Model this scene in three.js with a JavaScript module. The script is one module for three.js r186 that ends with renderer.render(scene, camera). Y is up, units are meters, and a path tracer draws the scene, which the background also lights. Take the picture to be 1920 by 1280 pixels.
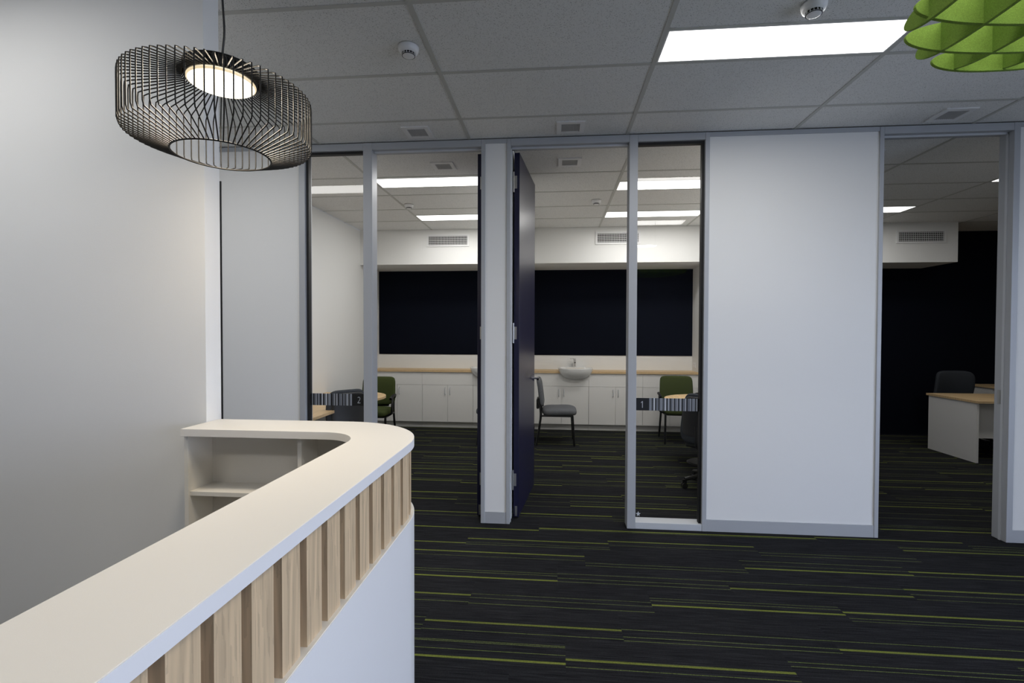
import * as THREE from 'three';
import { RoundedBoxGeometry } from 'three/addons/geometries/RoundedBoxGeometry.js';
import { mergeGeometries, mergeVertices } from 'three/addons/utils/BufferGeometryUtils.js';
import { RectAreaLightUniformsLib } from 'three/addons/lights/RectAreaLightUniformsLib.js';

// ------------------------------------------------------------------ camera, sky, light, exposure
const scene = new THREE.Scene();
const EYE = 1.482, CEIL = 2.968;
const camera = new THREE.PerspectiveCamera(2 * Math.atan(640 / 908.96) * 180 / Math.PI, 1.5, 0.05, 200);
camera.position.set(0, EYE, 0);
camera.rotation.order = 'YXZ';
camera.rotation.set(-0.018, 0.0872, 0.0028);
scene.add(camera);

const renderer = new THREE.WebGLRenderer({ antialias: true });
renderer.toneMapping = THREE.LinearToneMapping;
renderer.toneMappingExposure = 1.0;
renderer.shadowMap.enabled = true;
RectAreaLightUniformsLib.init();

const SKY = new THREE.Color().setRGB(3.8, 4.4, 5.9);
scene.background = SKY;
const PANEL = 13.5, PANEL_ROOM = 17, PANEL_DIM = 10.5;          // radiance of the ceiling light panels
const PENDANT = 100;                                         // radiance of the warm pendant disc
const WHITE_LIGHT = [1, 0.985, 0.955], WARM_LIGHT = [1, 0.86, 0.66];

{ // daylight entering through the street windows of the right hand wall
  const d = new THREE.RectAreaLight(new THREE.Color().setRGB(.8, .92, 1.15), .8, 6.2, 2.26); d.position.set(4.6, 1.21, 1.05); d.rotation.y = Math.PI / 2; d.name = 'window_daylight'; scene.add(d);
}

// ------------------------------------------------------------------ helpers
let seed = 7;
const rnd = () => { seed = (seed * 1664525 + 1013904223) >>> 0; return seed / 4294967296; };
const rr = (a, b) => a + (b - a) * rnd();
const used = {};
function numbered(n) { if (used[n] === undefined) { used[n] = 0; return n; } used[n]++; return n + '_' + String(used[n]).padStart(3, '0'); }
function sh(o) { o.traverse(m => { if (m.isMesh) { m.castShadow = true; m.receiveShadow = true; } }); return o; }
function mesh(name, geo, mat, parent) { const m = new THREE.Mesh(geo, mat); m.name = name; m.castShadow = m.receiveShadow = true; if (parent) parent.add(m); return m; }
function tag(o, label, category, group, kind) { o.userData.label = label; o.userData.category = category; if (group) o.userData.group = group; if (kind) o.userData.kind = kind; return o; }
function thing(name, label, category, pos = [0, 0, 0], turn = 0, group) {
  const g = new THREE.Group(); g.name = numbered(name); g.position.set(...pos); g.rotation.y = turn; scene.add(g);
  return tag(g, label, category, group);
}
function structure(name, label, category, pos) { const g = thing(name, label, category, pos); g.userData.kind = 'structure'; return g; }
// box with uv in metres; long = true turns the grain along the longest side
function uvBox(w, h, d, grain) {
  const g = new THREE.BoxGeometry(w, h, d); const uv = g.attributes.uv, p = g.attributes.position, n = g.attributes.normal;
  for (let i = 0; i < uv.count; i++) {
    const x = p.getX(i), y = p.getY(i), z = p.getZ(i); let a, b;
    if (Math.abs(n.getX(i)) > .5) { a = z; b = y; } else if (Math.abs(n.getY(i)) > .5) { a = x; b = z; } else { a = x; b = y; }
    if (grain === 'y') { if (Math.abs(n.getY(i)) > .5) { a = x; b = z; } uv.setXY(i, a, b); }
    else if (grain === 'x') { if (Math.abs(n.getX(i)) > .5) uv.setXY(i, a, b); else uv.setXY(i, b, a); }
    else uv.setXY(i, a, b);
  }
  return g;
}
function bx(name, parent, mat, x0, x1, y0, y1, z0, z1, o = {}) {
  const w = x1 - x0, h = y1 - y0, d = z1 - z0;
  const g = o.r ? new RoundedBoxGeometry(w, h, d, o.seg || 2, o.r) : uvBox(w, h, d, o.grain);
  if (o.uv) { const uv = g.attributes.uv; for (let i = 0; i < uv.count; i++) uv.setXY(i, uv.getX(i) + o.uv[0], uv.getY(i) + o.uv[1]); }
  const m = mesh(name, g, mat, parent); m.position.set((x0 + x1) / 2, (y0 + y1) / 2, (z0 + z1) / 2); return m;
}
function cyl(name, parent, mat, r0, r1, h, pos, seg = 24, rot) { const m = mesh(name, new THREE.CylinderGeometry(r1, r0, h, seg), mat, parent); m.position.set(...pos); if (rot) m.rotation.set(...rot); return m; }
function tube(name, parent, mat, pts, r, seg = 24, rad = 8, closed = false, bend = 0) {
  let curve;
  if (bend > 0) { // polyline with rounded corners
    curve = new THREE.CurvePath(); const v = pts.map(p => new THREE.Vector3(...p)); let a = v[0];
    for (let i = 1; i < v.length - 1; i++) {
      const p = v[i], d0 = p.clone().sub(v[i - 1]).normalize(), d1 = v[i + 1].clone().sub(p).normalize();
      const q0 = p.clone().addScaledVector(d0, -bend), q1 = p.clone().addScaledVector(d1, bend);
      curve.add(new THREE.LineCurve3(a, q0)); curve.add(new THREE.QuadraticBezierCurve3(q0, p, q1)); a = q1;
    }
    curve.add(new THREE.LineCurve3(a, v[v.length - 1]));
  } else curve = new THREE.CatmullRomCurve3(pts.map(p => new THREE.Vector3(...p)), closed);
  return mesh(name, new THREE.TubeGeometry(curve, seg, r, rad, closed), mat, parent);
}
// upholstered pad: superellipse outline w x d, thickness t, then a deformation
function padGeo(w, d, t, deform, n = 5, soft = 3) {
  const pos = [], idx = [], A = 40, R = 9; const uv = [];
  const out = a => { const c = Math.cos(a), s = Math.sin(a); return [Math.sign(c) * Math.pow(Math.abs(c), 2 / n) * w / 2, Math.sign(s) * Math.pow(Math.abs(s), 2 / n) * d / 2]; };
  for (const side of [1, -1]) {
    const base = pos.length / 3;
    for (let j = 0; j <= R; j++) for (let i = 0; i < A; i++) {
      const q = Math.sin(j / R * Math.PI / 2), e = out(i / A * Math.PI * 2);
      const y = side * t / 2 * Math.pow(Math.max(0, 1 - Math.pow(q, 6)), 1 / soft);
      const v = new THREE.Vector3(e[0] * q, y, e[1] * q); uv.push(v.x, v.z); if (deform) deform(v, q); pos.push(v.x, v.y, v.z);
    }
    for (let j = 0; j < R; j++) for (let i = 0; i < A; i++) {
      const a = base + j * A + i, b = base + j * A + (i + 1) % A, c = a + A, e = b + A;
      if (side > 0) idx.push(a, b, c, b, e, c); else idx.push(a, c, b, b, c, e);
    }
  }
  let g = new THREE.BufferGeometry();
  g.setAttribute('position', new THREE.Float32BufferAttribute(pos, 3)); g.setAttribute('uv', new THREE.Float32BufferAttribute(uv, 2)); g.setIndex(idx);
  g = mergeVertices(g, 1e-4); g.computeVertexNormals(); return g;
}
// textures
function dataTex(w, h, fn, srgb, rep) {
  const a = new Uint8Array(w * h * 4); const c = [0, 0, 0];
  for (let y = 0; y < h; y++) for (let x = 0; x < w; x++) { fn(x, y, c); const i = (y * w + x) * 4; a[i] = c[0]; a[i + 1] = c[1]; a[i + 2] = c[2]; a[i + 3] = 255; }
  const t = new THREE.DataTexture(a, w, h); t.magFilter = THREE.LinearFilter; t.minFilter = THREE.LinearMipmapLinearFilter; t.generateMipmaps = true; t.anisotropy = 8;
  t.wrapS = t.wrapT = THREE.RepeatWrapping; if (srgb) t.colorSpace = THREE.SRGBColorSpace; if (rep) t.repeat.set(...rep); t.needsUpdate = true; return t;
}
function noiseGrid(n, s) { const g = new Float32Array(n * n); let k = s; for (let i = 0; i < n * n; i++) { k = (k * 1664525 + 1013904223) >>> 0; g[i] = k / 4294967296; } return (x, y) => { const xi = Math.floor(x), yi = Math.floor(y), fx = x - xi, fy = y - yi, m = v => ((v % n) + n) % n; const a = g[m(yi) * n + m(xi)], b = g[m(yi) * n + m(xi + 1)], c = g[m(yi + 1) * n + m(xi)], d = g[m(yi + 1) * n + m(xi + 1)]; const sx = fx * fx * (3 - 2 * fx), sy = fy * fy * (3 - 2 * fy); return (a + (b - a) * sx) * (1 - sy) + (c + (d - c) * sx) * sy; }; }
const nA = noiseGrid(128, 11), nB = noiseGrid(64, 29), nC = noiseGrid(256, 53);
const paintBump = dataTex(256, 256, (x, y, c) => { const v = 110 + 60 * nC(x, y) + 50 * nA(x / 2, y / 2); c[0] = c[1] = c[2] = v; }, false, [4, 4]);
const grainBump = dataTex(256, 256, (x, y, c) => { const v = 90 + 110 * nC(x, y); c[0] = c[1] = c[2] = v; }, false, [8, 8]);
// oak: grain along v (metres)
function oakTex(base, s) {
  const a = noiseGrid(64, s), b = noiseGrid(128, s + 3);
  return dataTex(512, 1024, (x, y, c) => {
    x = 256 - Math.abs(x - 256); y = 512 - Math.abs(y - 512);   // mirrored, so that it tiles without a seam
    const wob = 5 * a(x / 64, y / 128);
    const g1 = a((x / 512 * 64 + wob * .5), y / 1024 * 4), g2 = b(x / 512 * 128, y / 1024 * 8), pore = b(x / 4 + 31, y / 1024 * 16);
    let v = .88 + .12 * g1 + .10 * (g2 - .5); if (pore > .8) v -= .07;
    c[0] = Math.min(255, base[0] * v); c[1] = Math.min(255, base[1] * v); c[2] = Math.min(255, base[2] * v);
  }, true, [2.2, 1.1]);
}
const oakPale = oakTex([212, 187, 153], 5), oakWarm = oakTex([226, 194, 148], 17);
const tileTex = dataTex(1024, 512, (x, y, c) => { let v = 226 + 8 * (nA(x / 4, y / 4) - .5); c[0] = v; c[1] = v; c[2] = v - 2; }, true);
{ // mineral-fibre specks
  const d = tileTex.image.data; for (let k = 0; k < 5200; k++) { const x = Math.floor(rnd() * 1022), y = Math.floor(rnd() * 510), v = rr(125, 190); const n = rnd() < .3 ? 2 : 1; for (let i = 0; i <= n; i++) for (let j = 0; j < 2; j++) { const q = ((y + j) * 1024 + x + i) * 4; d[q] = d[q + 1] = v; d[q + 2] = v - 3; } }
}
const fabTex = (col, s) => { const a = noiseGrid(256, s); return dataTex(256, 256, (x, y, c) => { const v = .86 + .28 * a(x, y) * (((x >> 1) + (y >> 1)) & 1 ? 1 : .8); for (let i = 0; i < 3; i++) c[i] = Math.min(255, col[i] * v); }, true, [5, 5]); };

const std = (rgb, rough, o = {}) => { const m = new THREE.MeshStandardMaterial({ roughness: rough, ...o }); if (rgb) m.color.setRGB(...rgb); return m; };
const phys = (rgb, rough, o = {}) => { const m = new THREE.MeshPhysicalMaterial({ roughness: rough, ...o }); if (rgb) m.color.setRGB(...rgb); return m; };
const M = {
  wall: std([.80, .80, .79], .75, { bumpMap: paintBump, bumpScale: .0004 }),
  wallRoom: std([.78, .78, .765], .75, { bumpMap: paintBump, bumpScale: .0004 }),
  navy: phys([.0028, .0042, .010], .9, { specularIntensity: .25, bumpMap: paintBump, bumpScale: .0003 }),
  door: phys([.008, .008, .035], .32, { bumpMap: paintBump, bumpScale: .0003 }),
  alu: phys([.43, .445, .47], .48, { metalness: .12 }),
  aluPale: phys([.56, .58, .61], .45, { metalness: .12 }),
  gasket: std([.006, .006, .007], .6),
  chrome: std([.75, .75, .76], .15, { metalness: 1 }),
  steel: std([.5, .49, .47], .35, { metalness: 1 }),
  black: std([.012, .012, .013], .45),
  blackMetal: std([.012, .012, .013], .35, { metalness: .3 }),
  bronze: phys([.006, .005, .0042], .55, { specularIntensity: .55 }),
  tile: std([1, 1, 1], .95, { map: tileTex }),
  tee: std([.5, .5, .47], .5),
  plaster: std([.8, .8, .8], .8),
  lamTop: phys([.80, .765, .71], .42, { bumpMap: grainBump, bumpScale: .00012 }),
  lamEdge: phys([.78, .78, .80], .4),
  lamWhite: phys([.80, .80, .81], .3),
  lamCream: phys([.80, .765, .70], .45),
  slat: std(null, .6, { map: oakPale, bumpMap: oakPale, bumpScale: .0004 }),
  slatBackShaded: std([.22, .145, .085], .7),  // oak backing, its colour darkened to carry the shade between the slats
  oak: std(null, .45, { map: oakWarm }),
  cab: std([.80, .79, .77], .4),
  ceramic: phys([.82, .82, .81], .12, { clearcoat: .5 }),
  plasticWhite: std([.78, .78, .78], .4),
  ventGrey: std([.5, .5, .5], .6),
  dark: std([.01, .01, .011], .8),
  green: phys(null, .95, { specularIntensity: .3, map: fabTex([66, 75, 42], 71) }),
  greyFab: phys(null, .9, { specularIntensity: .4, map: fabTex([104, 106, 110], 73) }),
  darkFab: phys(null, .85, { specularIntensity: .4, map: fabTex([58, 62, 68], 79) }),
  felt: phys(null, 1, { specularIntensity: .3, map: fabTex([130, 160, 70], 83), bumpMap: grainBump, bumpScale: .0005 }),
  glass: phys([1, 1, 1], 0.0, { transmission: 1, thickness: 0, ior: 1.5 }),
  concrete: std([.22, .22, .21], .9), pavement: std([.42, .42, .41], .9), rearWall: std([.05, .055, .07], .8),
  lightPanel: std([.9, .9, .9], .5, { emissive: new THREE.Color(1, .985, .96), emissiveIntensity: 2.6 }),
  lampRim: std([.8, .7, .5], .5, { emissive: new THREE.Color(1, .8, .5), emissiveIntensity: .75 }),
  lampDisc: std([.9, .88, .8], .5, { emissive: new THREE.Color(1, .9, .68), emissiveIntensity: 3.2 }),
};

// ------------------------------------------------------------------ floor: carpet planks 1.0 x 0.25 m
const W = -3.7255, WT = 0.1;                                    // partition: front face, thickness
const carpetRows = [ // lines of each plank (metres from its far edge): [offset, thick]
  [[.05, 0], [.06, 0], [.115, 0], [.17, 1]], [[.14, 1], [.19, 0]], [[.066, 0], [.095, 0]], [[.125, 0], [.19, 0], [.225, 0]],
  [[.15, 1], [.22, 0]], [[.14, 0], [.2, 0], [.23, 0]], [[.14, 0], [.205, 1]], [[.145, 1], [.215, 0]],
  [[.13, 0], [.17, 0], [.225, 0]], [[.085, 0], [.11, 0], [.155, 1]], [[.13, 1], [.185, 0], [.21, 0]], [[.11, 0], [.135, 0], [.195, 1]],
  [[.105, 0], [.16, 0], [.2, 0]], [[.105, 0], [.185, 1]], [[.105, 1], [.16, 0], [.21, 0]], [[.11, 1], [.17, 0]],
  [[.2, 0], [.235, 0]], [[.075, 0], [.13, 0], [.175, 1]], [[.13, 1], [.185, 0]], [[.1, 0], [.2, 1]],
  [[.148, 1], [.21, 0], [.24, 0]], [[.105, 1], [.17, 0]], [[.19, 0], [.23, 0]], [[.016, 0], [.03, 0], [.068, 1]],
  [[.225, 1]], [[.21, 1]], [[.17, 1], [.19, 0]], [[.15, 1]], [[.1, 1], [.04, 0]], [[.09, 0], [.2, 0]], [[.12, 1], [.05, 0]], [[.18, 0], [.2, 0], [.06, 0]],
];
const atlas = [];
for (let k = 0; k < 4; k++) {
  const nz = noiseGrid(256, 101 + k * 7), nz2 = noiseGrid(256, 301 + k * 5);
  atlas.push(dataTex(1024, 2048, (x, y, c) => {
    const row = y >> 8, t = (y & 255) / 256 * .25, set = carpetRows[k * 8 + row];
    const st = nz((y) * .9 + k * 40, x / 200), fine = nz2(x * .8, y * 1.3), st2 = nz2(y * .33 + 9, x / 90 + 50);
    let v = 35 + 20 * (st - .5) + 22 * (fine - .5) + 18 * (st2 - .5), r = v, g = v + .5, b = v + 3;
    for (const [o, th] of set) {
      const dd = Math.abs(t - o);
      if (th) { if (dd < .0068 && Math.abs(dd - .0034) > .0011) { const q = .75 + .5 * fine; r = 132 * q; g = 142 * q; b = 62 * q; } }
      else if (dd < .0018 && fine > .22) { const q = .7 + .5 * fine; r = 108 * q; g = 119 * q; b = 68 * q; }
    }
    c[0] = Math.max(0, Math.min(255, r)); c[1] = Math.max(0, Math.min(255, g)); c[2] = Math.max(0, Math.min(255, b));
  }, true));
}
const carpetMat = atlas.map(t => phys(null, 1, { specularIntensity: .15, map: t, bumpMap: grainBump, bumpScale: .0006 }));
const plankGeo = carpetRows.map((_, i) => {
  const g = new THREE.BoxGeometry(.9998, .006, .2498), uv = g.attributes.uv, p = g.attributes.position, r = i % 8;
  for (let k = 0; k < uv.count; k++) uv.setXY(k, p.getX(k) + .5, (r + .004 + .992 * (p.getZ(k) / .2498 + .5)) / 8);
  return g;
});
const floor = structure('floor', 'charcoal carpet floor with lime green pinstripes', 'floor');
bx('floor_slab', floor, M.concrete, -4.6, 7.2, -.16, -.006, -8.2, 4.4);
{
  const ROW0 = -2.08;                                            // near edge of row 0; rows go away from the camera
  const offs = { '-5': .3, '-4': .72, '-3': .15, '-2': .6, '-1': .81, 0: .057, 1: .340, 2: .536, 3: .025, 4: .205, 5: .385, 6: .89, 7: .47, 8: .143, 9: .615, 10: .08, 11: .53, 12: .27, 13: .095, 14: .44, 15: .82, 16: .78, 17: .33, 18: .61, 19: .12, 20: .9, 21: .37 };
  const fixed = { '0:-1': 0, '0:0': 1, '0:1': 2, '1:-2': 3, '1:-1': 4, '1:0': 5, '1:1': 6, '2:-2': 7, '2:-1': 8, '2:0': 9, '2:1': 10, '3:-1': 11, '3:0': 12, '3:1': 13, '3:2': 14, '4:-2': 15, '4:-1': 15, '4:0': 16, '4:1': 17, '4:2': 18, '5:-2': 24, '5:-1': 20, '5:0': 21, '5:1': 22, '5:2': 23, '6:-2': 25, '6:-1': 26, '6:0': 26, '6:1': 27 };
  camera.updateMatrixWorld(true); camera.updateProjectionMatrix();
  const rest = [[], [], [], []], v = new THREE.Vector3();
  for (let r = -24; r <= 21; r++) {
    const z1 = ROW0 - r * .25, zc = z1 - .125, off = offs[r] ?? ((r * 37 % 10 + 10) % 10) / 10;
    for (let i = -5; i <= 7; i++) {
      const x0 = off + i, xc = x0 + .5; if (xc < -4.1 || xc > 6.7) continue;
      const vr = fixed[r + ':' + i] ?? Math.floor(rnd() * 32);
      let seen = false;
      for (const [dx, dz] of [[-.5, -.12], [-.25, 0], [0, 0], [.25, 0], [.5, .12]]) { v.set(xc + dx, 0, zc + dz); const cz = v.clone().applyMatrix4(camera.matrixWorldInverse).z; v.project(camera); if (cz < 0 && Math.abs(v.x) < 1 && Math.abs(v.y) < 1) seen = true; }
      // behind the reception counter, the wing wall or the cabinets nothing of the floor shows
      if (zc < -7.5 || (xc < -.95 && zc > -3.9) || (xc < -3 || (xc < -2.3 && zc < -3.9) || xc > 6.4 || (xc > 2.6 && xc < 2.9 && zc < -7))) seen = false;
      if (seen) { const m = mesh('carpet_plank', plankGeo[vr], carpetMat[vr >> 3], floor); m.position.set(xc, -.003, zc); }
      else { const g = plankGeo[vr].clone(); g.translate(xc, -.003, zc); rest[vr >> 3].push(g); }
    }
  }
  rest.forEach((g, k) => { const m = mesh('carpet_remainder', mergeGeometries(g), carpetMat[k], floor); m.userData.kind = 'stuff'; });
}

// ------------------------------------------------------------------ ceiling
const ceiling = structure('ceiling', 'white speckled grid ceiling of lay-in tiles', 'ceiling');
bx('ceiling_slab', ceiling, M.plaster, -4.6, 7.2, CEIL + .06, CEIL + .2, -8.2, 4.4);
const lights = [];   // [x0, x1, z0, z1, radiance]
{
  const teeG = {};
  function grid(x0, x1, z0, z1, gx, gz, holes) {
    const xs = [x0], zs = [z1];
    for (let k = -12; k < 14; k++) { const x = gx + 1.2 * k; if (x > x0 + .05 && x < x1 - .05) xs.push(x); }
    xs.push(x1);
    for (let k = -14; k < 22; k++) { const z = gz - .6 * k; if (z < z1 - .05 && z > z0 + .05) zs.push(z); }
    zs.push(z0); zs.sort((a, b) => b - a);
    for (const x of xs) if (x > x0 && x < x1) bx('grid_tee', ceiling, M.tee, x - .012, x + .012, CEIL, CEIL + .03, z0, z1);
    for (const z of zs) if (z > z0 && z < z1) for (let i = 0; i < xs.length - 1; i++) bx('grid_tee', ceiling, M.tee, xs[i] + .012, xs[i + 1] - .012, CEIL + .0006, CEIL + .025, z - .012, z + .012);
    const a = .008;
    for (let j = 0; j < zs.length - 1; j++) for (let i = 0; i < xs.length - 1; i++) {
      const X0 = xs[i] + a, X1 = xs[i + 1] - a; let Z1 = zs[j] - a, Z0 = zs[j + 1] + a;
      const h = holes.find(h => Math.abs((h[0] + h[1]) / 2 - (X0 + X1) / 2) < .4 && (h[2] + h[3]) / 2 > Z0 && (h[2] + h[3]) / 2 < Z1);
      const put = (p, q) => { const m = bx('ceiling_tile', ceiling, M.tile, X0, X1, CEIL + .0035, CEIL + .02, p, q); const uv = m.geometry.attributes.uv, ox = rnd(), oy = rnd(); for (let k = 0; k < uv.count; k++) uv.setXY(k, uv.getX(k) / 1.2 + ox, uv.getY(k) / .6 + oy); };
      if (h) {
        if (h[2] - Z0 > .1) { bx('grid_tee', ceiling, M.tee, X0, X1, CEIL + .0006, CEIL + .025, h[2] - .016, h[2] - .002); put(Z0, h[2] - .012); }
        if (Z1 - h[3] > .1) { bx('grid_tee', ceiling, M.tee, X0, X1, CEIL + .0006, CEIL + .025, h[3] + .002, h[3] + .016); put(h[3] + .012, Z1); }
      } else put(Z0, Z1);
    }
  }
  const F = [[.552, 1.728, -2.752, -2.468, PANEL, 'ceiling light panel above the waiting area, the largest in view'], [.552, 1.728, -.952, -.668, PANEL, 'ceiling light panel above the green felt pendant'], [-3.048, -1.872, -2.752, -2.468, PANEL * .7, 'ceiling light panel in the passage behind the left wing wall'], [-3.048, -1.872, -1.252, -.968, PANEL * .85, 'ceiling light panel above the staff side of the counter'], [-3.048, -1.872, .848, 1.132, PANEL, 'added unseen ceiling light panel over the back of the staff area'], [.552, 1.728, .848, 1.132, PANEL, 'added unseen ceiling light panel over the rear of the waiting area']];  // last two panels are unseen, added to brighten the wing wall and counter
  const R2 = [[-1.768, -.592, -4.884, -4.6, PANEL_ROOM, 'ceiling light panel nearest the door of room two'], [-1.768, -.592, -6.354, -6.07, PANEL_ROOM, 'ceiling light panel near the grille of room two']];
  const R1 = [[.632, 1.808, -5.154, -4.87, PANEL_ROOM, 'ceiling light panel nearest the glazing of room one'], [.632, 1.808, -6.354, -6.07, PANEL_ROOM, 'ceiling light panel near the grille of room one']];
  const R3 = [[4.232, 5.408, -5.154, -4.87, PANEL_DIM, 'ceiling light panel cut by the right door jamb of the dark office'], [3.032, 4.208, -6.354, -6.07, PANEL_DIM, 'ceiling light panel above the grille of the dark office']];
  lights.push(...F, ...R2, ...R1, ...R3);
  grid(-4.4, 4.6, W, 4.2, .54, -2.164, F);
  grid(-2.85, -.43, -6.926, W - WT, .62, -4.566, R2);
  grid(-.335, 2.12, -6.926, W - WT, .62, -4.566, R1);
  grid(2.24, 6.9, -7.6, W - WT, .62, -4.566, R3);
}
for (const [x0, x1, z0, z1, L, label] of lights) {
  const g = thing('ceiling_light_panel', label, 'light panel', [(x0 + x1) / 2, CEIL, (z0 + z1) / 2]);
  const w = x1 - x0, d = z1 - z0;
  bx('diffuser', g, M.lightPanel, -w / 2 + .008, w / 2 - .008, .004, .012, -d / 2 + .008, d / 2 - .008);
  for (const s of [-1, 1]) { bx('frame_rail', g, M.plasticWhite, -w / 2, w / 2, .0005, .022, s * (d / 2 - .004) - .004, s * (d / 2 - .004) + .004); bx('frame_rail', g, M.plasticWhite, s * (w / 2 - .004) - .004, s * (w / 2 - .004) + .004, .0005, .022, -d / 2 + .008, d / 2 - .008); }
  const l = new THREE.RectAreaLight(new THREE.Color().setRGB(...WHITE_LIGHT), L, w - .02, d - .02); l.position.set(0, .0025, 0); l.rotation.x = -Math.PI / 2; l.name = 'panel_light'; g.add(l);
}

// ------------------------------------------------------------------ outer shell
const wl = (name, label, x0, x1, y0, y1, z0, z1, mat) => { const m = bx(numbered(name), scene, mat || M.wall, x0, x1, y0, y1, z0, z1); tag(m, label, 'wall', null, 'structure'); return m; };
wl('wall_left', 'white wing wall at the left behind the reception counter', -4.4, -1.429, 0, CEIL, -1.967, -1.877);
wl('wall_outer_left', 'white side wall at the far left of the waiting area', -4.55, -4.4, 0, CEIL + .05, -7.9, 4.2);
wl('wall_rear', 'dark blue wall behind the reception area, opposite the consulting rooms', -4.55, 4.75, 0, CEIL + .05, 4.2, 4.35, M.rearWall);
wl('wall_right_lintel', 'white wall strip above the right hand street windows', 4.6, 4.75, 2.4, CEIL + .05, -2.1, 4.2);
wl('wall_right', 'white wall pier between the partition and the street windows', 4.6, 4.75, 0, CEIL + .05, W, -2.1);
function streetWindow(name, label, pts, axis) { // frame and panes of a glazed front
  const g = structure(name, label, 'window');
  for (let i = 0; i < pts.length; i++) axis === 'z' ? bx('mullion', g, M.alu, 4.62, 4.7, 0, 2.4, pts[i] - .025, pts[i] + .025) : bx('mullion', g, M.alu, pts[i] - .025, pts[i] + .025, 0, 2.4, 4.23, 4.31);
  const a = pts[0], b = pts[pts.length - 1];
  for (const [y0, y1] of [[0, .08], [2.34, 2.4]]) axis === 'z' ? bx('rail', g, M.alu, 4.622, 4.698, y0, y1, a, b) : bx('rail', g, M.alu, a, b, y0, y1, 4.232, 4.308);
}
streetWindow('window_3', 'tall aluminium street windows along the right side', [-2.075, -.8, .45, 1.7, 2.95, 4.175], 'z');
{ const g = mesh('ground', new THREE.BoxGeometry(80, .1, 80), M.pavement, scene); g.position.set(20, -.25, 6); tag(g, 'grey concrete pavement outside the street windows', 'pavement', null, 'structure'); }
wl('wall_room_left', 'white left side wall of room two', -3.0, -2.85, 0, CEIL, -7.9, W - WT, M.wallRoom);
wl('wall_divider', 'white wall dividing rooms one and two', -.43, -.335, 0, CEIL, -7.7, W - WT, M.wallRoom);
wl('wall_room_right', 'white right side wall of room one', 2.12, 2.24, 0, CEIL, -7.7, W - WT, M.wallRoom);
wl('wall_back', 'white back wall of the consulting rooms above the worktops', -3.0, 2.24, 0, CEIL + .05, -7.85, -7.7, M.wallRoom);
wl('wall_office_back', 'navy blue back wall of the dark office', 2.24, 7.0, 0, CEIL + .05, -7.75, -7.6, M.navy);
wl('wall_office_right', 'navy blue right wall of the dark office', 6.9, 7.05, 0, CEIL + .05, -7.6, W - WT, M.navy);
wl('wall_office_front', 'white inner wall strip of the office beside the street', 4.6, 7.05, 0, CEIL + .05, W - WT, W, M.wall);
wl('wall_feature_two', 'navy painted panel above the worktop of room two', -2.85, -.43, 1.13, 2.485, -7.7, -7.692, M.navy);
wl('wall_feature_one', 'navy painted panel above the worktop of room one', -.335, 2.12, 1.13, 2.485, -7.7, -7.692, M.navy);
wl('wall_bulkhead_two', 'white ceiling bulkhead carrying the air grille of room two', -2.85, -.43, 2.472, CEIL + .05, -7.692, -6.926, M.wallRoom);
wl('wall_bulkhead_one', 'white ceiling bulkhead carrying the air grille of room one', -.335, 2.12, 2.472, CEIL + .05, -7.692, -6.926, M.wallRoom);
wl('wall_bulkhead_office', 'white ceiling bulkhead ending short in the dark office', 2.24, 5.335, 2.44, CEIL + .05, -7.6, -6.952, M.wallRoom);

// ------------------------------------------------------------------ partition
const TOP = 2.912;
function partWall(name, label, x0, x1) { wl(name, label, x0, x1, 0.0, CEIL, W - WT, W, M.wall); }
partWall('wall_partition_left', 'pale grey white partition wall panel beside room two glazing', -4.4, -2.03);
partWall('wall_partition_pillar', 'narrow white pillar between the two blue doors', -.534, -.368);
partWall('wall_partition_middle', 'broad white wall between room one glazing and the office doorway', 1.137, 2.32);
partWall('wall_partition_right', 'white wall at the right edge beyond the office doorway', 3.246, 4.6);
{
  const base = (name, label, x0, x1) => tag(bx(name, scene, M.alu, x0, x1, 0, .088, W, W + .008), label, 'skirting', null, 'structure');
  base('baseboard_pillar', 'grey aluminium skirting at the foot of the narrow pillar', -.534, -.368);
  base('baseboard_middle', 'grey aluminium skirting under the broad white wall', 1.137, 2.32);
  base('baseboard_right', 'grey aluminium skirting right of the office doorway', 3.246, 4.6);
  base('baseboard_left', 'grey aluminium skirting under the left partition panel', -4.4, -2.03);
  const top = (n, label, x0, x1) => tag(bx('trim_' + n, scene, M.alu, x0, x1, CEIL - .034, CEIL - .002, W, W + .008), label, 'trim', null, 'structure');
  top(1, 'thin grey angle along the top of the narrow pillar', -.534, -.368);
  top(2, 'thin grey angle along the top of the broad white wall', 1.137, 2.32);
  top(3, 'thin grey angle above the wall right of the office doorway', 3.246, 4.6);
  top(4, 'thin grey angle along the top of the left partition panel', -4.4, -2.03);
  tag(bx('trim_5', scene, M.gasket, -2.705, -2.69, 0, 2.7, W, W + .006), 'narrow black vertical strip beside the left wing wall', 'trim', null, 'structure');
}
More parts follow.
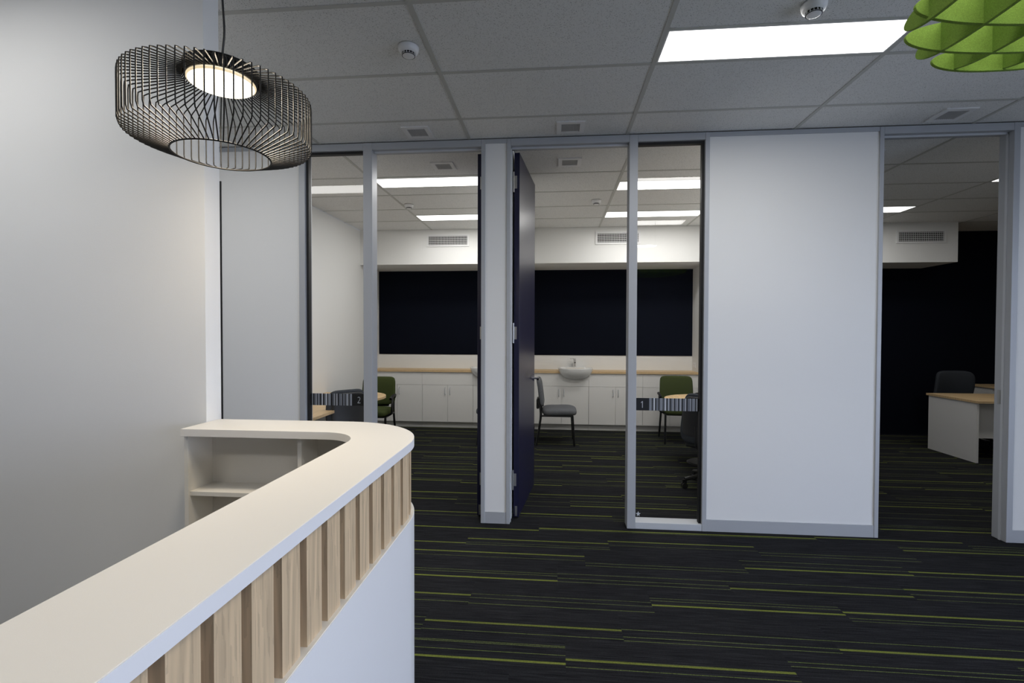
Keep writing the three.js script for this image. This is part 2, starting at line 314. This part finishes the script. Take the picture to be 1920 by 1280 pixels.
// film band with bar pattern and room number
function filmTex(num, left) {
  const cv = document.createElement('canvas'); cv.width = 1024; cv.height = 200; const c = cv.getContext('2d');
  c.fillStyle = '#101114'; c.fillRect(0, 0, 1024, 200);
  const bar0 = left ? 208 : 0, bar1 = left ? 1024 : 800; let x = bar0, s = left ? 5 : 9; const q = () => { s = (s * 16807) % 2147483647; return s / 2147483647; };
  const cols = ['#0c0d10', '#63666d', '#7b7f87', '#14161a', '#c9ccd2', '#4c4f57', '#8b8f97', '#0c0d10', '#dfe2e6', '#565a62'];
  let k = 0; while (x < bar1) { const t = k % 4; const w = t === 0 ? 6 + q() * 16 : t === 1 ? 8 + q() * 34 : t === 2 ? 5 + q() * 9 : 5 + q() * 12; c.fillStyle = t === 0 ? '#0b0c0f' : t === 1 ? (q() < .5 ? '#5e6168' : '#787c84') : t === 2 ? (q() < .6 ? '#d8dbe0' : '#a0a4ab') : (q() < .6 ? '#101216' : '#4a4d54'); c.fillRect(x, 0, w + 1, 200); x += w; k++; }
  c.fillStyle = '#0d0e11'; if (left) c.fillRect(0, 0, 208, 200); else c.fillRect(800, 0, 224, 200);
  c.fillStyle = '#b9bdc4'; c.font = '150px sans-serif'; c.textAlign = 'center'; c.textBaseline = 'middle'; c.save(); c.translate(left ? 104 : 912, 106); c.scale(.78, 1); c.fillText(num, 0, 0); c.restore();
  const t = new THREE.CanvasTexture(cv); t.colorSpace = THREE.SRGBColorSpace; t.anisotropy = 8; return t;
}
function glazing(name, label, x0, x1, film, num, left, stileL, stileR, gL, gR) {
  const g = structure(name, label, 'window');
  const z0 = W - WT, z1 = W + .012;
  if (stileL) bx('frame_stile', g, M.alu, x0 - stileL, x0, 0, CEIL - .002, z0, z1, { r: .003 });
  bx('frame_stile', g, M.alu, x1, x1 + stileR, 0, CEIL - .002, z0, z1, { r: .003 });
  bx('frame_head', g, M.alu, x0, x1, TOP, CEIL - .002, z0, z1 - .001, { r: .003 });
  bx('frame_sill', g, M.aluPale, x0, x1, 0, .05, z0, z1 - .001, { r: .003 });
  bx('gasket', g, M.gasket, x0, x1, TOP - .02, TOP, W - .05, W - .012);
  if (gL) bx('gasket', g, M.gasket, x0, x0 + gL, .05, TOP - .02, W - .05, W - .012);
  if (gR) bx('gasket', g, M.gasket, x1 - gR, x1, .05, TOP - .02, W - .05, W - .012);
  const p = mesh('glass_pane', new THREE.PlaneGeometry(x1 - x0, TOP - .05), M.glass, g); p.position.set((x0 + x1) / 2, (TOP + .05) / 2, W - .034);
  const t = new THREE.MeshStandardMaterial({ map: filmTex(num, left), roughness: .5 });
  const f = mesh('film_band', new THREE.BoxGeometry(film[1] - film[0], .095, .001), t, g); f.position.set((film[0] + film[1]) / 2, .941, W - .031); f.userData.label = 'dark film band printed with bars and the number ' + num;
  return g;
}
const win2 = glazing('window_2', 'tall glazed sidelight of room two with numbered bar film', -1.981, -1.503, [-1.975, -1.507], '2', false, .05, .072, .02, 0);
const win1 = glazing('window_1', 'tall glazed sidelight of room one with numbered bar film', .617, 1.105, [.62, 1.1], '1', true, .063, .033, 0, .018);
{ // safety mark in the corner of the pane
  const s = new THREE.Shape(); s.moveTo(0, .02); s.lineTo(.006, .006); s.lineTo(.018, .004); s.lineTo(.008, -.004); s.lineTo(.01, -.02); s.lineTo(0, -.009); s.lineTo(-.01, -.02); s.lineTo(-.008, -.004); s.lineTo(-.018, .004); s.lineTo(-.006, .006);
  const m = mesh('pane_mark', new THREE.ExtrudeGeometry(s, { depth: .0008, bevelEnabled: false }), M.aluPale, win1); m.position.set(.645, .1, W - .0325);
}
// door frames and leaves
function doorFrame(g, x0, x1, jl, jr) {
  const z0 = W - WT - .006, z1 = W + .012;
  const jamb = (a, b, s) => { // stepped jamb with a stop
    bx('jamb', g, M.alu, a, b, 0, CEIL - .002, z0, z1, { r: .003 });
    const e = s > 0 ? b : a; bx('door_stop', g, M.aluPale, Math.min(e, e + s * .005), Math.max(e, e + s * .005), 0, TOP - .012, W - .048, W - .03);
  };
  if (jl) jamb(x0 - jl, x0, 1); if (jr) jamb(x1, x1 + jr, -1);
  bx('frame_head', g, M.alu, x0, x1, TOP, CEIL - .002, z0, z1 - .001, { r: .003 });
  bx('door_stop', g, M.aluPale, x0 + .005, x1 - .005, TOP - .014, TOP, W - .048, W - .03);
}
function leaf(g, hx, ang, width, flip) { // hinged at hx, opening into the room by ang
  const d = new THREE.Group(); d.name = 'door_leaf'; d.position.set(hx, 0, W - WT - .012); d.rotation.y = ang; g.add(d);
  const s = flip ? -1 : 1;                         // closed leaf runs along +x (or -x when flipped)
  const xa = Math.min(0, s * width), xb = Math.max(0, s * width);
  bx('leaf_panel', d, M.door, xa, xb, .012, TOP - .012, 0, .042, { r: .002 });
  for (const y of [.26, 1.43, 2.62]) { bx('hinge', d, M.steel, Math.min(-s * .002, -s * .001), Math.max(-s * .002, -s * .001), y, y + .1, -.002, .022); const k = cyl('hinge_knuckle', d, M.steel, .007, .007, .16, [-s * .006, y + .05, -.004], 12); }
  bx('bottom_bolt', d, M.steel, Math.min(-s * .003, 0), Math.max(-s * .003, 0), .02, .1, .012, .03);
  for (const f of [-1, 1]) {
    const zf = f > 0 ? .042 : 0; const px = s * (width - .06);
    cyl('handle_rose', d, M.chrome, .026, .026, .01, [px, 1.05, zf + f * .005], 24, [Math.PI / 2, 0, 0]);
    tube('lever_handle', d, M.chrome, [[px, 1.05, zf + f * .008], [px, 1.05, zf + f * .055], [px - s * .12, 1.05, zf + f * .06]], .009, 20, 10, false, .02);
  }
  return d;
}
{
  const d2 = structure('door_2', 'open navy blue door of room two, seen edge on', 'door');
  doorFrame(d2, -1.431, -.566, 0, .032); leaf(d2, -.571, -Math.PI / 2, .85, true);
  const d1 = structure('door_1', 'open navy blue door of room one showing its face', 'door');
  doorFrame(d1, -.339, .554, .029, 0); leaf(d1, -.32, 1.468, .85, false);
  const d3 = structure('door_3', 'grey aluminium door frame of the dark office', 'door');
  doorFrame(d3, 2.349, 3.205, .029, .041);
  bx('strike_plate', d3, M.steel, 3.199, 3.2048, .98, 1.08, W - .075, W - .05);
}

// ------------------------------------------------------------------ reception counter
{
  const g = thing('reception_counter', 'curved white reception counter with pale oak slats under its top', 'counter');
  const XO = -.482, XI = -.7, ZF = -1.953, ZN = -1.741, XL = -1.4275, R = .37, NEAR = .75;
  // path of an L outline offset inwards by d from the outer edge (x = XO, z = ZF)
  function band(d0, d1, y0, y1, xl, zn, bevel) {
    const s = new THREE.Shape(); const cx = XO - R, cz = ZF + R;   // corner centre; shape coordinates: (x, -z)
    const ro = R - d0, ri = R - d1;
    s.moveTo(XO - d0, -zn); s.lineTo(XO - d0, -cz); s.absarc(cx, -cz, ro, 0, Math.PI / 2, false); s.lineTo(xl, -(ZF + d0)); s.lineTo(xl, -(ZF + d1)); s.lineTo(cx, -(ZF + d1)); s.absarc(cx, -cz, ri, Math.PI / 2, 0, true); s.lineTo(XO - d1, -zn); s.closePath();
    const b = bevel || 0; const geo = new THREE.ExtrudeGeometry(s, { depth: y1 - y0 - 2 * b, bevelEnabled: b > 0, bevelSize: b, bevelThickness: b, bevelOffset: -b, bevelSegments: 2, curveSegments: 40 });
    geo.rotateX(-Math.PI / 2); geo.translate(0, y0 + b, 0); return geo;
  }
  mesh('countertop', band(0.0015, .218, 1.081, 1.11, XL, NEAR, .001), M.lamTop, g);
  mesh('countertop_edge', band(0, .0013, 1.081, 1.1093, XL, NEAR), M.lamEdge, g).userData.label = 'bluish white laminate edge strip';
  mesh('slat_backing', band(.038, .05, .835, 1.081, XL, NEAR), M.slatBackShaded, g);
  mesh('ledge', band(.002, .05, .833, .847, XL, NEAR), M.lamCream, g).userData.label = 'pale timber ledge below the slats';
  mesh('front_panel', band(0, .02, .09, .8455, XL, NEAR), M.lamWhite, g);
  mesh('kick_plate', band(.04, .055, 0, .09, XL, NEAR), M.alu, g);
  mesh('inner_panel', band(.05, .066, .0, 1.081, XL, NEAR), M.lamCream, g);
  // slats along the outer face: straight run, curve, back of the wing
  const P = .0889, SW = .0625; const slatG = [0, 1, 2, 3].map(k => { const b = uvBox(.026, .2335, SW, 'y'); const uv = b.attributes.uv; for (let i = 0; i < uv.count; i++) uv.setXY(i, uv.getX(i) + .05 + k * .12, uv.getY(i) + .2 + (k % 2) * .46); return b; });
  const cx = XO - R, cz = ZF + R, rs = R - .025;
  const Lr = NEAR - cz, arc = rs * Math.PI / 2, total = Lr + arc + (cx - XL);
  let k = 0;
  for (let s = NEAR + 1.4915 - 40 * P; s < total - .04; s += P) {
    if (s < .05) continue; const m = mesh('slat', slatG[k++ % 4], M.slat, g); const y = .847 + .11675;
    if (s <= Lr) m.position.set(XO - .025, y, NEAR - s);
    else if (s <= Lr + arc) { const a = (s - Lr) / rs; m.position.set(cx + rs * Math.cos(a), y, cz - rs * Math.sin(a)); m.rotation.y = a; }
    else { m.position.set(cx - (s - Lr - arc), y, ZF + .025); m.rotation.y = Math.PI / 2; }
  }
  // open shelves on the inner side of the wing
  bx('side_panel', g, M.lamCream, XL, XL + .016, 0, 1.081, ZF + .066, ZN - .012);
  bx('divider', g, M.lamCream, -.973, -.957, 0, 1.081, ZF + .066, ZN - .02);
  for (const y of [.845, .5, .09]) { bx('shelf', g, M.lamCream, XL + .016, -.973, y, y + .016, ZF + .066, ZN - .02); }
  bx('end_panel', g, M.lamCream, XI, XO - .05, 0, 1.081, NEAR - .03, NEAR - .012);
}

// ------------------------------------------------------------------ wire pendant
{
  const R = .25, C = [-1.0067, 2.0803, -1.4];
  const g = thing('wire_pendant_lamp', 'round dark wire cage pendant lamp glowing over the counter', 'pendant lamp', C);
  const path = [[.1, .195, 0], [.1, .158, 0], [R, .125, 0], [R, -.0225, 0], [.1325, -.0646, 0]];
  const wg = tube('wire', null, M.bronze, path, .0019, 34, 6, false, .007).geometry;
  for (let i = 0; i < 72; i++) { const m = mesh('wire', wg, M.bronze, g); m.rotation.y = (i + .35) / 72 * Math.PI * 2; }
  const ring = mesh('bottom_ring', new THREE.TorusGeometry(.1325, .0024, 8, 96), M.bronze, g); ring.rotation.x = Math.PI / 2; ring.position.y = -.0646;
  const ring2 = mesh('hub_ring', new THREE.TorusGeometry(.1, .0024, 8, 72), M.bronze, g); ring2.rotation.x = Math.PI / 2; ring2.position.y = .195;
  const hub = mesh('hub', new THREE.LatheGeometry([[0, .21], [.025, .21], [.092, .198], [.096, .19], [.096, .164], [.09, .162], [0, .162]].map(p => new THREE.Vector2(...p)), 64), M.blackMetal, g);
  const disc = mesh('light_disc', new THREE.LatheGeometry([[0, .1615], [.088, .1615], [.0884, .159], [.0884, .151], [.086, .149], [0, .149]].map(p => new THREE.Vector2(...p)), 64), M.lampDisc, g);
  mesh('disc_rim', new THREE.TorusGeometry(.0885, .0045, 10, 72).rotateX(Math.PI / 2), M.lampRim, g).position.y = .1558;
  tube('cord', g, M.black, [[0, .21, 0], [.003, .25, 0], [.01, .3, .002], [.003, .42, 0], [0, CEIL - C[1] - .02, 0]], .0035, 40, 8);
  cyl('ceiling_rose', g, M.black, .05, .05, .02, [0, CEIL - C[1] - .012, 0], 32);
  const l = new THREE.RectAreaLight(new THREE.Color().setRGB(...WARM_LIGHT), PENDANT, .16, .16); l.position.set(0, .1485, 0); l.rotation.x = -Math.PI / 2; l.name = 'pendant_light'; g.add(l);
}
// ------------------------------------------------------------------ felt pendant
{
  const C = [1.255, 2.271, -1.155], A = .405, B = .056, T = .009;
  const g = thing('felt_pendant_lamp', 'lime green pendant lamp of interlocking felt fins', 'pendant lamp', C);
  const fin = (off) => {
    const f = Math.sqrt(1 - off * off / (A * A)), a = A * f, b = B * Math.pow(f, .62); const s = new THREE.Shape(); const N = 60;
    for (let i = 0; i < N; i++) { const t = i / N * Math.PI * 2; const c = Math.cos(t), q = Math.sin(t); const x = a * Math.sign(c) * Math.pow(Math.abs(c), .8), y = b * Math.sign(q) * Math.pow(Math.abs(q), .95); i ? s.lineTo(x, y) : s.moveTo(x, y); }
    s.closePath();
    const e = new THREE.ExtrudeGeometry(s, { depth: T - .002, bevelEnabled: true, bevelSize: .001, bevelThickness: .001, bevelSegments: 1 }); e.translate(0, 0, -T / 2 + .001); return e;
  };
  for (const off of [-.369, -.245, -.115, .015, .145, .275, .385]) mesh('felt_fin', fin(off), M.felt, g).position.z = off;
  for (const off of [-.355, -.232, -.105, .025, .155, .28, .385]) { const b = mesh('felt_fin', fin(off), M.felt, g); b.rotation.y = Math.PI / 2; b.position.x = off; }
  cyl('cord', g, M.black, .003, .003, CEIL - C[1] - B, [0.03, (CEIL - C[1] + B) / 2, .03], 8);
}
// ------------------------------------------------------------------ smoke detectors and ceiling vents
{
  const prof = [[0, -.052], [.02, -.0515], [.03, -.049], [.034, -.044]].map(p => new THREE.Vector2(...p));
  const body = [[.036, -.036], [.047, -.03], [.052, -.018], [.05, -.012], [.054, -.01], [.054, 0], [0, 0]].map(p => new THREE.Vector2(...p));
  const bodyG = new THREE.LatheGeometry(body, 40), capG = new THREE.LatheGeometry(prof, 40), innerG = new THREE.CylinderGeometry(.03, .034, .016, 24);
  const spots = [[-.765, -2.5, 'white smoke detector near the wire pendant lamp'], [1.163, -2.33, 'white smoke detector beside the large waiting area light panel'], [-1.695, -5.55, 'small white smoke detector on the ceiling of room two'], [.462, -5.53, 'small white smoke detector on the ceiling of room one']];
  for (const [x, z, label] of spots) {
    const g = thing('smoke_detector', label, 'smoke detector', [x, CEIL + .0036, z], 0, 'smoke detectors');
    mesh('housing', bodyG, M.plasticWhite, g); mesh('cap', capG, M.plasticWhite, g); mesh('sensor_chamber', innerG, M.dark, g).position.y = -.04;
    for (let i = 0; i < 14; i++) { const m = bx('vent_rib', g, M.plasticWhite, -.0012, .0012, -.046, -.034, .03, .036); m.position.applyAxisAngle(new THREE.Vector3(0, 1, 0), i / 14 * Math.PI * 2); m.rotation.y = i / 14 * Math.PI * 2; }
  }
  const vents = [[-1.017, -3.555, 'square ceiling vent above the door of room two in the waiting area'], [.11, -3.558, 'square ceiling vent above the door of room one in the waiting area'], [2.675, -3.563, 'square ceiling vent above the office doorway'], [-.992, -4.292, 'square ceiling vent just inside room two'], [.127, -4.28, 'square ceiling vent just inside room one'], [2.56, -4.29, 'square ceiling vent just inside the dark office']];
  for (const [x, z, label] of vents) {
    const g = thing('ceiling_vent', label, 'vent', [x, CEIL + .0036, z], 0, 'square ceiling vents');
    const o = .1, n = .066;
    for (const s of [-1, 1]) { bx('frame_side', g, M.plasticWhite, -o, o, -.008, 0, s > 0 ? n : -o, s > 0 ? o : -n); bx('frame_side', g, M.plasticWhite, s > 0 ? n : -o, s > 0 ? o : -n, -.008, 0, -n, n); }
    bx('backing', g, M.ventGrey, -n, n, -.0015, 0, -n, n);
    for (let i = 0; i < 10; i++) { const c = -n + (i + .5) * 2 * n / 10; bx('slat', g, M.ventGrey, c - .002, c + .002, -.006, -.0015, -n, n); }
    for (let i = 0; i < 10; i++) { const c = -n + (i + .5) * 2 * n / 10; bx('crossbar', g, M.ventGrey, -n, n, -.0055, -.0045, c - .0012, c + .0012); }
  }
  // wall grilles on the bulkheads
  const gr = [[-1.5395, 2.811, -6.926, 'white air grille on the bulkhead of room two'], [.8795, 2.815, -6.926, 'white air grille on the bulkhead of room one'], [4.87, 2.78, -6.952, 'grey air grille on the bulkhead of the dark office']];
  for (const [x, y, z, label] of gr) {
    const g = thing('air_grille', label, 'air grille', [x, y, z], 0, 'bulkhead air grilles');
    const w = .31, h = .088, a = .285, b = .064;
    for (const s of [-1, 1]) { bx('frame_side', g, M.plasticWhite, -w, w, s > 0 ? b : -h, s > 0 ? h : -b, 0, .012); bx('frame_side', g, M.plasticWhite, s > 0 ? a : -w, s > 0 ? w : -a, -b, b, 0, .012); }
    bx('backing', g, M.dark, -a, a, -b, b, 0, .002);
    for (let i = 0; i < 25; i++) { const c = -a + (i + .5) * 2 * a / 25; bx('vertical_blade', g, M.plasticWhite, c - .0022, c + .0022, -b, b, .003, .006); }
    for (let i = 0; i < 5; i++) { const c = -b + (i + .5) * 2 * b / 5; bx('horizontal_blade', g, M.plasticWhite, -a, a, c - .0026, c + .0026, .0065, .011); }
  }
}
// ------------------------------------------------------------------ cabinets, worktops, basins
{
  const CF = -7.38, CB = -7.7;
  function cabinet(x0, x1, label, fill) {
    const xm = (x0 + x1) / 2, g = thing('base_cabinet', label, 'cabinet', [xm, 0, CB]); const w = (x1 - x0) / 2, d = CF - CB;
    bx('body', g, M.cab, -w, w, .095, .872, 0.001, d - .02);
    if (fill) bx('filler_panel', g, M.cab, -w - fill, -w, .095, .872, .001, d - .002);
    bx('fascia_panel', g, M.cab, -w, w, .673, .872, d - .0195, d);
    bx('kick_plate', g, M.cab, -w, w, 0, .095, d - .09, d - .06);
    for (const s of [-1, 1]) {
      const o = new THREE.Group(); o.name = 'door'; g.add(o);
      bx('door_panel', o, M.cab, s > 0 ? .0015 : -w + .0015, s > 0 ? w - .0015 : -.0015, .098, .67, d - .0195, d);
      const hx = s * .038; tube('handle', o, M.aluPale, [[hx, .52, d], [hx, .53, d + .022], [hx, .575, d + .028], [hx, .62, d + .022], [hx, .63, d]], .005, 24, 8);
    }
  }
  cabinet(-2.849, -2.045, 'white base cabinet of room two behind the green chair'); cabinet(-2.043, -1.247, 'white base cabinet of room two right of the green chair'); cabinet(-1.245, -.432, 'white base cabinet of room two under its basin');
  cabinet(-.298, .520, 'white base cabinet of room one under its basin', .036); cabinet(.522, 1.318, 'white base cabinet of room one behind the glazing post'); cabinet(1.32, 2.119, 'white base cabinet of room one behind the green chair');
  const top = (x0, x1, label) => { const m = bx(numbered('worktop'), scene, M.oak, x0, x1, .872, .905, CB + .001, CF + .022, { grain: 'x' }); tag(m, label, 'worktop'); };
  top(-2.849, -.431, 'oak look worktop across the back of room two'); top(-.334, 2.119, 'oak look worktop across the back of room one');
  function basin(x, n) {
    const g = thing('wash_basin', 'white half round ceramic wash basin in room ' + n, 'basin', [x, .906, -7.42]);
    const A = .262, D = .2; const pos = [], idx = [], N = 56;
    // outer bowl, rim and inner bowl as rings of an oval section
    const rings = [[0, -.128], [.3, -.126], [.55, -.112], [.75, -.082], [.88, -.045], [.96, -.01], [1, .03], [1.0, .043], [.985, .047], [.93, .047], [.9, .04], [.82, 0], [.6, -.055], [.3, -.08], [0, -.085]];
    for (const [q, y] of rings) for (let i = 0; i < N; i++) { const t = i / N * Math.PI * 2; const c = Math.cos(t), s = Math.sin(t); const n2 = 2 / 2.4; let px = Math.sign(c) * Math.pow(Math.abs(c), n2) * A * q, pz = Math.sign(s) * Math.pow(Math.abs(s), n2) * D * q; pos.push(px, y, pz); }
    for (let j = 0; j < rings.length - 1; j++) for (let i = 0; i < N; i++) { const a = j * N + i, b = j * N + (i + 1) % N; idx.push(a, a + N, b, b, a + N, b + N); }
    let ge = new THREE.BufferGeometry(); ge.setAttribute('position', new THREE.Float32BufferAttribute(pos, 3)); ge.setIndex(idx); ge = mergeVertices(ge, 1e-4); ge.computeVertexNormals();
    const bowl = mesh('bowl', ge, M.ceramic, g); bowl.material.side = THREE.DoubleSide;
    bx('tap_deck', g, M.ceramic, -.17, .17, .02, .046, -.268, -.15, { r: .008 });
    const ov = cyl('overflow_hole', g, M.dark, .009, .009, .002, [0, .005, -.172], 16, [Math.PI / 2 - .5, 0, 0]);
    const t = thing('mixer_tap', 'chrome mixer tap on the basin of room ' + n, 'tap', [x - .005, .952, -7.63]);
    cyl('body', t, M.chrome, .022, .02, .12, [0, .06, 0], 24);
    tube('spout', t, M.chrome, [[0, .075, .005], [0, .085, .05], [0, .075, .11]], .012, 16, 12);
    const lv = bx('lever', t, M.chrome, -.075, .02, .123, .131, -.012, .012, { r: .003 });
    cyl('lever_base', t, M.chrome, .02, .02, .01, [0, .12, 0], 24);
  }
  basin(-1.03, 'two'); basin(.322, 'one');
  const o = thing('power_outlet', 'small white power outlet on the side wall above the worktop', 'outlet', [2.12, 1.0, -7.55]);
  bx('plate', o, M.plasticWhite, -.009, 0, -.037, .037, -.058, .058, { r: .003 }); for (const s of [-1, 1]) bx('switch', o, M.plasticWhite, -.013, -.009, .008, .022, s * .03 - .006, s * .03 + .006);
}
// ------------------------------------------------------------------ chairs
function visitorChair(name, label, fab, arms, pos, turn, group) { // faces +z at turn 0, origin on the floor
  const g = thing(name, label, 'chair', pos, turn, group);
  mesh('seat', padGeo(.47, .46, .098, (v, q) => { v.y += -.22 * Math.pow(Math.max(0, v.z - .08), 2) * 3 - .1 * v.x * v.x + .02 * v.z; }, 5), fab, g).position.set(0, .445, .02);
  const b = padGeo(.455, .37, .06, (v) => { const h = v.z; const x = v.x, w = 1 - .1 * (-(h)); v.x = x * (1 + .14 * h); const t = v.y; v.y = -h; v.z = t + .22 * x * x * .9; v.z += -.45 * Math.pow(Math.max(0, v.y), 2) - .04 * v.y + .2 * Math.pow(Math.min(0, v.y), 2); if (v.y < -.1) v.y -= .12 * (.05 - x * x) * 4 * ((-v.y - .1) / .085) * .5; }, 7, 4);
  const bm = mesh('backrest', b, fab, g); bm.position.set(0, .695, -.235); bm.rotation.x = -.06;
  bx('seat_pan', g, M.black, -.2, .2, .385, .41, -.19, .2, { r: .01 });
  bx('back_bracket', g, M.black, -.13, .13, .47, .6, -.285, -.25, { r: .012 });
  for (const s of [-1, 1]) {
    tube('leg', g, M.blackMetal, [[s * .215, .4, .19], [s * .225, .005, .215]], .0145, 6, 12);
    tube('leg', g, M.blackMetal, [[s * .2, .62, -.255], [s * .205, .42, -.225], [s * .222, .005, -.28]], .0145, 20, 12);
    tube('side_rail', g, M.blackMetal, [[s * .215, .392, .19], [s * .21, .392, -.222]], .011, 6, 10);
    if (arms) {
      tube('armrest_support', g, M.blackMetal, [[s * .215, .41, .12], [s * .27, .43, .12], [s * .28, .52, .12], [s * .275, .64, .06]], .014, 24, 10);
      const a = tube('armrest', g, M.black, [[s * .275, .625, .16], [s * .277, .648, .1], [s * .275, .655, -.02], [s * .25, .64, -.14], [s * .215, .6, -.235]], .018, 28, 10);
    }
  }
  bx('cross_rail', g, M.blackMetal, -.21, .21, .38, .4, -.235, -.215);
  return g;
}
function taskChair(label, pos, turn, bw = .43, taper = .5, up = 0) { // faces +z at turn 0
  const g = thing('task_chair', label, 'chair', pos, turn);
  mesh('seat', padGeo(.49, .48, .09, (v) => { v.y += -.5 * Math.pow(Math.max(0, v.z - .08), 2) * 2; }, 5), M.darkFab, g).position.set(0, .455, .03);
  bx('seat_pan', g, M.black, -.2, .2, .385, .42, -.17, .2, { r: .012 });
  const bk = padGeo(bw, .46, .065, (v) => { const h = -v.z, x = v.x, t = v.y; v.x = x * (1 - taper * Math.max(0, h)); v.y = h; v.z = t + .7 * x * x * .9 - .35 * h * h + .04 * Math.sin(h * 6); }, 5, 4);
  const m = mesh('backrest', bk, M.darkFab, g); m.position.set(0, .685 + up, -.225); m.rotation.x = -.08;
  mesh('back_shell', padGeo(.36, .4, .03, (v) => { const h = -v.z, x = v.x, t = v.y; v.x = x * (1 - .5 * Math.max(0, h)); v.y = h; v.z = t + .6 * x * x - .35 * h * h; }, 5, 4), M.black, g).position.set(0, .69, -.262);
  tube('back_support', g, M.black, [[0, .4, -.1], [0, .395, -.24], [0, .44, -.28], [0, .62, -.285]], .022, 30, 12, false, .03);
  cyl('gas_column', g, M.blackMetal, .028, .024, .26, [0, .26, 0], 20); cyl('mechanism', g, M.black, .07, .09, .05, [0, .365, 0], 20);
  tube('height_lever', g, M.blackMetal, [[.06, .37, 0], [.2, .365, .02], [.25, .36, .02]], .006, 12, 8);
  for (let i = 0; i < 5; i++) {
    const a = i / 5 * Math.PI * 2 + .3, c = Math.cos(a), s = Math.sin(a);
    const arm = new THREE.Group(); arm.name = 'base_arm'; arm.rotation.y = -a; g.add(arm);
    tube('spoke', arm, M.black, [[.02, .12, 0], [.14, .115, 0], [.28, .085, 0]], .019, 14, 10);
    for (const q of [-1, 1]) cyl('castor_wheel', arm, M.black, .027, .027, .02, [.285, .027, q * .017], 20, [Math.PI / 2, 0, 0]);
    bx('castor_fork', arm, M.black, .262, .302, .045, .085, -.012, .012, { r: .005 });
  }
  return g;
}
visitorChair('visitor_armchair', 'green fabric armchair behind the round table end in room two', M.green, true, [-2.375, 0, -6.2], .05, 'green visitor armchairs');
visitorChair('visitor_armchair', 'green fabric armchair seen through the glazing of room one', M.green, true, [1.705, 0, -6.78], -.05, 'green visitor armchairs');
visitorChair('visitor_chair', 'grey visitor chair in side view beside the open blue door', M.greyFab, false, [.05, 0, -6.57], Math.PI / 2, 'grey visitor chairs');
visitorChair('visitor_chair', 'grey visitor chair of room two mostly hidden by its door', M.greyFab, false, [-.79, 0, -6.52], -Math.PI / 2, 'grey visitor chairs');
taskChair('dark grey task chair at the desk of room two', [-2.2, 0, -4.78], Math.PI + .85);
taskChair('dark grey task chair at the desk of room one', [1.53, 0, -4.78], Math.PI - .85);
taskChair('dark grey chair behind the desk of the dark office', [5.5, 0, -6.98], .08, .53, .05, .06);
// ------------------------------------------------------------------ desks
function roundEndDesk(label, s, xw, xe, zn, zc, r, pos) { // s = side of the wall (-1 left), xw wall x, xe free edge x
  const g = thing('desk', label, 'desk', [0, 0, 0]);
  const cx = xw - s * .39; const sh2 = new THREE.Shape();
  // outline in (x, -z)
  const a0 = Math.acos(Math.min(1, Math.abs(xe - cx) / r));
  sh2.moveTo(xw, -zn); sh2.lineTo(xe, -zn);
  const N = 40, th0 = Math.asin(Math.min(.95, .3)), pts = [];
  for (let i = 0; i <= N; i++) { const t = -.75 + i / N * (Math.PI / 2 + .75 + .75); const x = cx + (s < 0 ? 1 : -1) * r * Math.cos(t), z = zc - r * Math.sin(t); if ((s < 0 ? x < xw - .0 : x > xw)) continue; sh2.lineTo(x, -z); }
  sh2.lineTo(xw, -(zc - r * .75)); sh2.closePath();
  const e = new THREE.ExtrudeGeometry(sh2, { depth: .025, bevelEnabled: false }); e.rotateX(-Math.PI / 2); e.translate(0, .705, 0);
  mesh('desk_top', e, M.oak, g);
  bx('end_panel', g, M.cab, Math.min(xw, xe) + .03, Math.max(xw, xe) - .03, 0, .705, zn - .05, zn - .03);
  bx('back_panel', g, M.cab, Math.min(xw - s * .04, xw - s * .055), Math.max(xw - s * .04, xw - s * .055), .3, .705, zc + .1, zn - .05);
  cyl('table_leg', g, M.blackMetal, .035, .035, .70, [cx, .35, zc], 24); cyl('leg_foot', g, M.blackMetal, .2, .18, .012, [cx, .006, zc], 32);
}
roundEndDesk('oak desk with a rounded meeting end in room two', -1, -2.845, -2.105, -3.95, -5.5, .47);
roundEndDesk('oak desk with a rounded meeting end in room one', 1, 2.115, 1.42, -4.2, -5.7, .45);
{
  const g = thing('desk', 'white desk with oak top in the dark office', 'desk', [4.82, 0, -6.0]);
  bx('desk_top', g, M.oak, 0, 1.7, .69, .715, -.74, .04, { grain: 'x' });
  bx('side_panel', g, M.cab, .012, .037, 0, .69, -.71, .01); bx('side_panel', g, M.cab, 1.66, 1.685, 0, .69, -.71, .01);
  bx('modesty_panel', g, M.cab, .037, 1.66, .26, .69, -.14, -.122);
  const h = thing('desk_return', 'oak topped return desk at the back of the dark office', 'desk', [6.0, 0, -7.58]);
  const s = new THREE.Shape(); s.moveTo(0, 0); s.lineTo(.85, 0); s.lineTo(.85, -.8); s.lineTo(.45, -.8); s.quadraticCurveTo(.4, -.45, 0, -.4); s.closePath();
  const e = new THREE.ExtrudeGeometry(s, { depth: .025, bevelEnabled: false, curveSegments: 20 }); e.rotateX(-Math.PI / 2); e.translate(0, .735, 0); mesh('desk_top', e, M.oak, h);
  bx('side_panel', h, M.cab, .02, .04, 0, .735, .02, .36); bx('side_panel', h, M.cab, .8, .82, 0, .735, .02, .75);
}
renderer.render(scene, camera);
